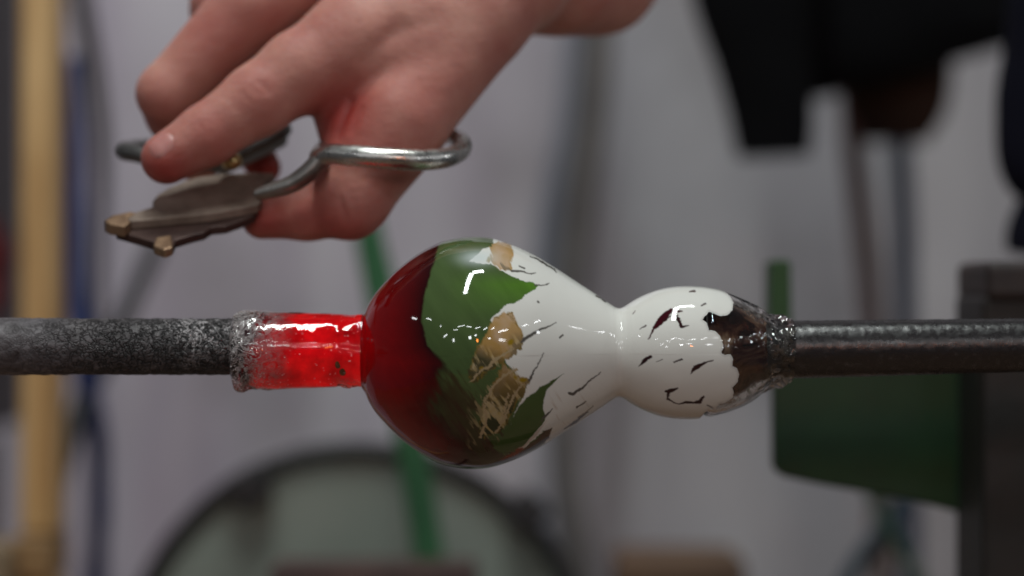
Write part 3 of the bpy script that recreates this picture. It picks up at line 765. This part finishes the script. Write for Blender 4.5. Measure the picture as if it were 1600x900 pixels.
PALM = [cone((735, 35, .072, 82), (628, 188, .052, 70)),          # ball of the thumb
        cone((600, 95, .072, 68), (552, 172, .066, 50)), cone((552, 172, .066, 50), (580, 232, .056, 62)), cone((580, 232, .056, 62), (548, 300, .050, 54)),          # web
        cone((800, -40, .085, 92), (640, 45, .072, 98)),          # index metacarpal
        cone((640, 45, .072, 98), (560, 66, .062, 80)),
        cone((800, -110, .10, 100), (500, -80, .095, 84)),
        cone((800, -170, .125, 95), (470, -170, .125, 76)),
        cone((770, -30, .105, 88), (880, -42, .13, 86)),          # wrist
        cone((880, -42, .13, 86), (935, -40, .15, 84)),
        cone((935, -40, .15, 84), (1060, -200, .20, 96)),         # forearm
        cone((1060, -200, .20, 96), (1240, -440, .26, 125))]
THUMB = [cone((628, 188, .052, 70), (556, 312, .046, 52)), cone((556, 312, .046, 52), (546, 326, .044, 47)),
         cone((546, 324, .046, 48), (480, 331, .052, 43)), cone((480, 331, .052, 43), (410, 341, .056, 33))]
INDEX = [cone((560, 66, .060, 80), (470, 112, .052, 64)), cone((470, 112, .052, 64), (402, 157, .046, 55)), cone((402, 157, .046, 55), (322, 212, .041, 47)), cone((322, 212, .041, 47), (260, 248, .037, 40))]
MIDDLE = [cone((500, -80, .092, 80), (395, 8, .082, 62)), cone((395, 8, .082, 62), (262, 146, .076, 47)), cone((262, 146, .076, 47), (272, 176, .086, 44)), cone((272, 176, .086, 44), (310, 250, .105, 36))]
RING = [cone((470, -150, .12, 72), (345, 8, .112, 46)), cone((345, 8, .112, 46), (332, 130, .122, 40)), cone((332, 130, .122, 40), (412, 262, .105, 27))]
LITTLE = [cone((470, -190, .145, 62), (385, -60, .15, 42)), cone((385, -60, .15, 42), (400, 60, .155, 34)), cone((400, 60, .155, 34), (430, 100, .15, 28))]


def d_cone(p, c):
    a, b, ra, rb = c; ab = (b - a).astype(np.float32); L2 = float(ab @ ab)
    q = p - a.astype(np.float32)
    t = np.clip(q @ ab / L2, 0, 1)
    return np.sqrt(((q - t[..., None] * ab) ** 2).sum(-1)) - (ra + (rb - ra) * t)


def smin(a, b, k):
    h = np.clip(.5 + .5 * (b - a) / k, 0, 1)
    return b + (a - b) * h - k * h * (1 - h)


def chain(p, cs, k):
    d = d_cone(p, cs[0])
    for c in cs[1:]: d = smin(d, d_cone(p, c), k)
    return d


FOLDS_ON = True
# px, py to px, py, depth, width, depth of the fold
FOLDS = [(556, 150, 528, 226, .05, 7, .0016), (572, 165, 548, 215, .05, 6, .0008), (640, 30, 560, 108, .05, 16, .0012), (388, 132, 408, 152, .035, 4, .0005), (400, 124, 424, 148, .035, 4, .0006), (376, 142, 396, 164, .035, 4, .0004),
         (296, 196, 310, 210, .03, 3, .0004), (304, 190, 320, 206, .03, 3, .0004), (530, 300, 545, 350, .035, 5, .0007), (545, 296, 562, 345, .035, 5, .0006), (700, 20, 600, 60, .04, 14, .0006)]


def hand_sdf(p):
    palm = chain(p, PALM, .012)
    d = smin(palm, chain(p, THUMB, .004), .007)
    for fg in (INDEX, MIDDLE, RING, LITTLE):
        f = chain(p, fg, .0035)
        d = smin(d, np.minimum(1e9, smin(palm, f, .008)), .0012)
    # folds of the skin: the web, the index knuckle, the thumb joint
    if FOLDS_ON:
        for (x1, y1, x2, y2, dep, w, amp) in FOLDS:
            a, b = P(x1, y1, dep), P(x2, y2, dep)
            q = p[..., (0, 2)] - a[[0, 2]].astype(np.float32); ab = (b - a)[[0, 2]].astype(np.float32)
            t = np.clip(q @ ab / float(ab @ ab), 0, 1)
            d2 = ((q - t[..., None] * ab) ** 2).sum(-1)
            d = d + amp * np.exp(-d2 / (R(w, dep) ** 2)) * (np.abs(p[..., 1] - dep) < .03) * np.clip(1 - (2 * t - 1) ** 4, 0, 1)
    return d


def surface_nets(f, lo, hi, h):
    ns = [int(math.ceil((b - a) / h)) + 1 for a, b in zip(lo, hi)]
    ax = [lo[i] + h * np.arange(ns[i], dtype=np.float32) for i in range(3)]
    G = np.empty(ns, np.float32)
    for i0 in range(0, ns[0], 24):
        X, Y, Z = np.meshgrid(ax[0][i0:i0 + 24], ax[1], ax[2], indexing='ij')
        G[i0:i0 + 24] = f(np.stack([X, Y, Z], -1).astype(np.float32))
    inside = G < 0
    nx, ny, nz = ns
    cnt = np.zeros((nx - 1, ny - 1, nz - 1), np.uint8)
    for dx in (0, 1):
        for dy in (0, 1):
            for dz in (0, 1):
                cnt += inside[dx:nx - 1 + dx, dy:ny - 1 + dy, dz:nz - 1 + dz]
    act = (cnt > 0) & (cnt < 8)
    idx = np.full(act.shape, -1, np.int64); cells = np.argwhere(act); idx[act] = np.arange(len(cells))
    acc = np.zeros((len(cells), 3)); num = np.zeros(len(cells))
    cor = [(a, b, c) for a in (0, 1) for b in (0, 1) for c in (0, 1)]
    for i, c1 in enumerate(cor):
        for c2 in cor[i + 1:]:
            if sum(abs(u - v) for u, v in zip(c1, c2)) != 1: continue
            g1 = G[tuple((cells + c1).T)]; g2 = G[tuple((cells + c2).T)]
            cr = (g1 < 0) != (g2 < 0)
            t = np.where(cr, g1 / np.where(cr, g1 - g2, 1), 0)
            acc += np.where(cr[:, None], np.array(c1) + t[:, None] * (np.array(c2) - np.array(c1)), 0); num += cr
    V = (cells + acc / num[:, None]) * h + np.array(lo)
    F = []
    for axis in range(3):
        o = [k for k in range(3) if k != axis]
        sl1 = [slice(None)] * 3; sl2 = [slice(None)] * 3
        sl1[axis] = slice(0, -1); sl2[axis] = slice(1, None)
        a, b = inside[tuple(sl1)], inside[tuple(sl2)]
        e = np.argwhere(a != b)
        e = e[(e[:, o[0]] > 0) & (e[:, o[1]] > 0) & (e[:, o[0]] < ns[o[0]] - 1) & (e[:, o[1]] < ns[o[1]] - 1)]
        q = []
        for (u, v) in ((0, 0), (-1, 0), (-1, -1), (0, -1)):
            c = e.copy(); c[:, o[0]] += u; c[:, o[1]] += v; q.append(idx[tuple(c.T)])
        q = np.stack(q, -1)
        flip = a[tuple(e.T)] ^ (axis == 1)
        q[~flip] = q[~flip][:, ::-1]
        F.append(q)
    return V, np.vstack(F)


hv, hf = surface_nets(hand_sdf, (-.165, .012, -.0), (.235, .27, .21), .0011)
skin = Mat('skin', rough=.52, IOR=1.4)
skin.b.inputs['Subsurface Weight'].default_value = .6
skin.b.inputs['Subsurface Radius'].default_value = (1.0, .32, .18); skin.b.inputs['Subsurface Scale'].default_value = .0045
hc = skin.n('ShaderNodeAttribute', attribute_name='flush_shade')
base = skin.ramp(skin.noise(38, detail=5), [(.3, lin(182, 118, 108)), (.7, lin(206, 152, 138))])
mixr = skin.n('ShaderNodeMixRGB'); skin.l(hc.outputs['Fac'], mixr.inputs[0]); skin.l(base, mixr.inputs[1]); mixr.inputs[2].default_value = (*lin(160, 58, 52), 1)
skin.l(mixr.outputs[0], skin.b.inputs['Base Color'])
ad = skin.n('ShaderNodeMath', operation='MULTIPLY_ADD'); ad.inputs[1].default_value = 2.2
skin.l(skin.noise(90, detail=4, rough=.55, stretch=(1, 1, 1.6)), ad.inputs[0]); skin.l(skin.noise(460, detail=6, rough=.7), ad.inputs[2])
skin.bump(ad.outputs[0], .38, .0008)
person = from_np('person', hv, hf, skin.m)
person.data.flip_normals() if person.data.polygons[0].normal.dot(Vector((0, 0, 0))) > 1 else None
# blood flush of tips and knuckles, plus red underlight and web shade painted in
fl = np.zeros(len(hv))
for (px, py, yy, r, w) in ((258, 262, .030, 46, .75), (400, 350, .04, 60, .8), (520, 345, .04, 60, .6), (545, 185, .045, 75, .9), (405, 160, .04, 50, .35), (340, 220, .03, 50, .35), (330, 60, .07, 70, .3), (470, 345, .03, 60, .7), (560, 60, .05, 60, .25), (412, 262, .1, 50, .95), (250, 170, .07, 46, .3), (640, 150, .04, 60, .35), (275, 210, .09, 40, .4)):
    d2 = ((hv - P(px, py, yy)) ** 2).sum(1); fl = np.maximum(fl, min(1.2 * w, 1) * np.exp(-d2 / (2 * (R(r, yy) * .75) ** 2)))
at_ = person.data.attributes.new('flush_shade', 'FLOAT', 'POINT'); at_.data.foreach_set('value', fl.astype(np.float32))
tag(person, 'bare hand and forearm of a person squeezing steel shears above the glass', 'person')

# fingernail laid on the index finger
def project(p, direction):
    p = p.copy()
    for _ in range(25):
        p = p - direction * (hand_sdf(p.astype(np.float32)) * .8)[:, None]
    return p


def nail(center, axis_px, half_l, half_w, normal):
    c = P(*center); nrm = np.array(normal, float); nrm /= np.linalg.norm(nrm)
    ax_ = P(*axis_px) - c; ax_ -= nrm * ax_.dot(nrm); ax_ /= np.linalg.norm(ax_); sd_ = np.cross(nrm, ax_)
    n = 18; g = np.linspace(-1, 1, n)
    U, Vv = np.meshgrid(g, g, indexing='ij')
    # squircle outline
    X = U * np.sqrt(1 - Vv ** 4 * .45); Y = Vv * np.sqrt(1 - U ** 4 * .45)
    pts = c + nrm * .012 + ax_ * (X.ravel() * R(half_l, center[2]))[:, None] + sd_ * (Y.ravel() * R(half_w, center[2]))[:, None]
    q = project(pts, nrm)
    top = q + nrm * (.00055 - .0007 * np.maximum(np.abs(U), np.abs(Vv)).ravel() ** 6)[:, None]
    return top, grid_faces(n, n, False)


nv, nf = nail((256, 232, .03), (310, 197, .034), 22, 16, (-.36, -.62, .70))
nl = Mat('nail', lin(190, 128, 122), .42, IOR=1.5, Subsurface_Weight=.4)
nl.b.inputs['Subsurface Scale'].default_value = .002
o = from_np('fingernail', nv, nf, nl.m); under(o, person)

# ------------------------------------------------------------------ the shears
steel = Mat('worn_steel', rough=.36, metal=.85)
steel.vary((.20, .185, .175), (.38, .36, .34), 60, detail=6)
steel.bump(steel.noise(300), .15, .0005)
bright = Mat('bright_steel', rough=.22, metal=.95)
bright.vary((.42, .40, .375), (.68, .67, .65), 55, detail=7)
bright.bump(bright.noise(260, detail=6, rough=.7), .16, .0004)
bright.l(bright.ramp(bright.noise(140, detail=6), [(.35, (.16, .16, .16)), (.7, (.42, .42, .42))]), bright.b.inputs['Roughness'])
plate = Mat('brown_scaled_steel', rough=.55, metal=.3)
plate.vary((.165, .118, .092), (.29, .22, .178), 80, detail=7)
plate.bump(plate.noise(260), .3, .0006)
dkplate = Mat('dark_red_brown_steel', rough=.5, metal=.4).vary((.035, .016, .014), (.075, .038, .030), 90).m
brass = Mat('brass', (.60, .44, .20), .28, 1.0).m
worn = Mat('worn_bronze', rough=.45, metal=.6).vary((.14, .075, .042), (.36, .23, .14), 90).m
sroot = empty('shears', P(362, 262, .055))
tag(sroot, 'steel hand shears with looped handles gripped by the hand', 'shears')


def PL(px, py, lift=0.0):
    """Point on the slanted plane of the shears: higher in the picture is farther away."""
    y = .030 + (350 - py) / PXM * 1.7
    return Vector(P(px, py + lift, y))


up = Vector((0, -.0010, .0038))
dn = -up
front = [(205, 345), (196, 342), (206, 333), (240, 322), (238, 314), (246, 304), (262, 294), (285, 284), (310, 276), (350, 271), (400, 269), (430, 270), (420, 276), (410, 286), (406, 298), (409, 312), (404, 319), (380, 324), (330, 333), (280, 338), (240, 342)]
under(prism('upper_blade', [PL(*p) for p in front], dn * .95, plate.m, bevel=.0005), sroot)
tip = [(163, 347), (176, 338), (204, 332), (212, 334), (200, 342), (204, 348), (194, 356), (172, 352)]
under(prism('blade_tip', [PL(*p) + up * .15 for p in tip], dn * 1.2, worn, bevel=.0006), sroot)
low = [(196, 352), (240, 348), (300, 343), (360, 334), (402, 324), (398, 332), (380, 340), (352, 350), (330, 352), (318, 360), (300, 364), (274, 372), (270, 382), (246, 384), (236, 374), (216, 368), (180, 358)]
under(prism('lower_blade', [PL(px, py - 12) + dn * 1.0 for px, py in low], dn * .9, dkplate, bevel=.0005), sroot)
lug = [(244, 366), (268, 362), (271, 381), (258, 386), (240, 379)]
under(prism('lug', [PL(p[0], p[1] - 10) + dn * .95 - Vector((0, .002, 0)) for p in lug], dn * 1.0, worn, bevel=.0008), sroot)
rear = [(345, 256), (438, 212), (446, 206), (440, 200), (425, 205), (340, 244), (325, 252)]
under(prism('handle_bar', [PL(*p) + Vector((0, .012, 0)) for p in rear], dn * 1.2, steel.m, bevel=.0008), sroot)
bm = bmesh.new(); bmesh.ops.create_uvsphere(bm, u_segments=24, v_segments=14, radius=1)
c = P(362, 252, .058)
bmesh.ops.transform(bm, matrix=Matrix.Translation(c) @ Matrix.Diagonal((R(17, .06), R(17, .06), R(14, .06), 1)), verts=bm.verts)
me = bpy.data.meshes.new('pivot_bolt'); bm.to_mesh(me); bm.free(); under(link_mesh('pivot_bolt', me, brass), sroot)
under(px_tube('thumb_loop', [(500, 246, .030, 15), (516, 241, .026, 16), (545, 243, .021, 17), (600, 247, .018, 17.5), (650, 250, .019, 17), (690, 248, .025, 16), (714, 240, .036, 15), (722, 226, .052, 15), (706, 212, .068, 14), (660, 204, .080, 14), (600, 205, .084, 14), (545, 214, .078, 14), (512, 228, .058, 14), (500, 240, .040, 14)], bright.m, closed=True, m=24), sroot)
under(px_tube('shank', [(404, 304, .034, 17, 9), (425, 298, .032, 17, 12), (455, 288, .030, 16, 14), (480, 271, .029, 15), (500, 252, .029, 15), (516, 241, .028, 14)], steel.m, m=24), sroot)
under(px_tube('finger_loop', [(438, 207, .082, 12), (400, 226, .076, 12), (340, 252, .074, 12), (270, 256, .074, 12), (214, 240, .078, 14), (196, 236, .084, 15), (204, 233, .094, 14), (280, 224, .13, 12), (370, 204, .15, 12), (425, 197, .125, 12), (441, 200, .10, 12)], Mat('dark_steel', (.16, .155, .15), .4, .8).m, closed=True, m=20), sroot)
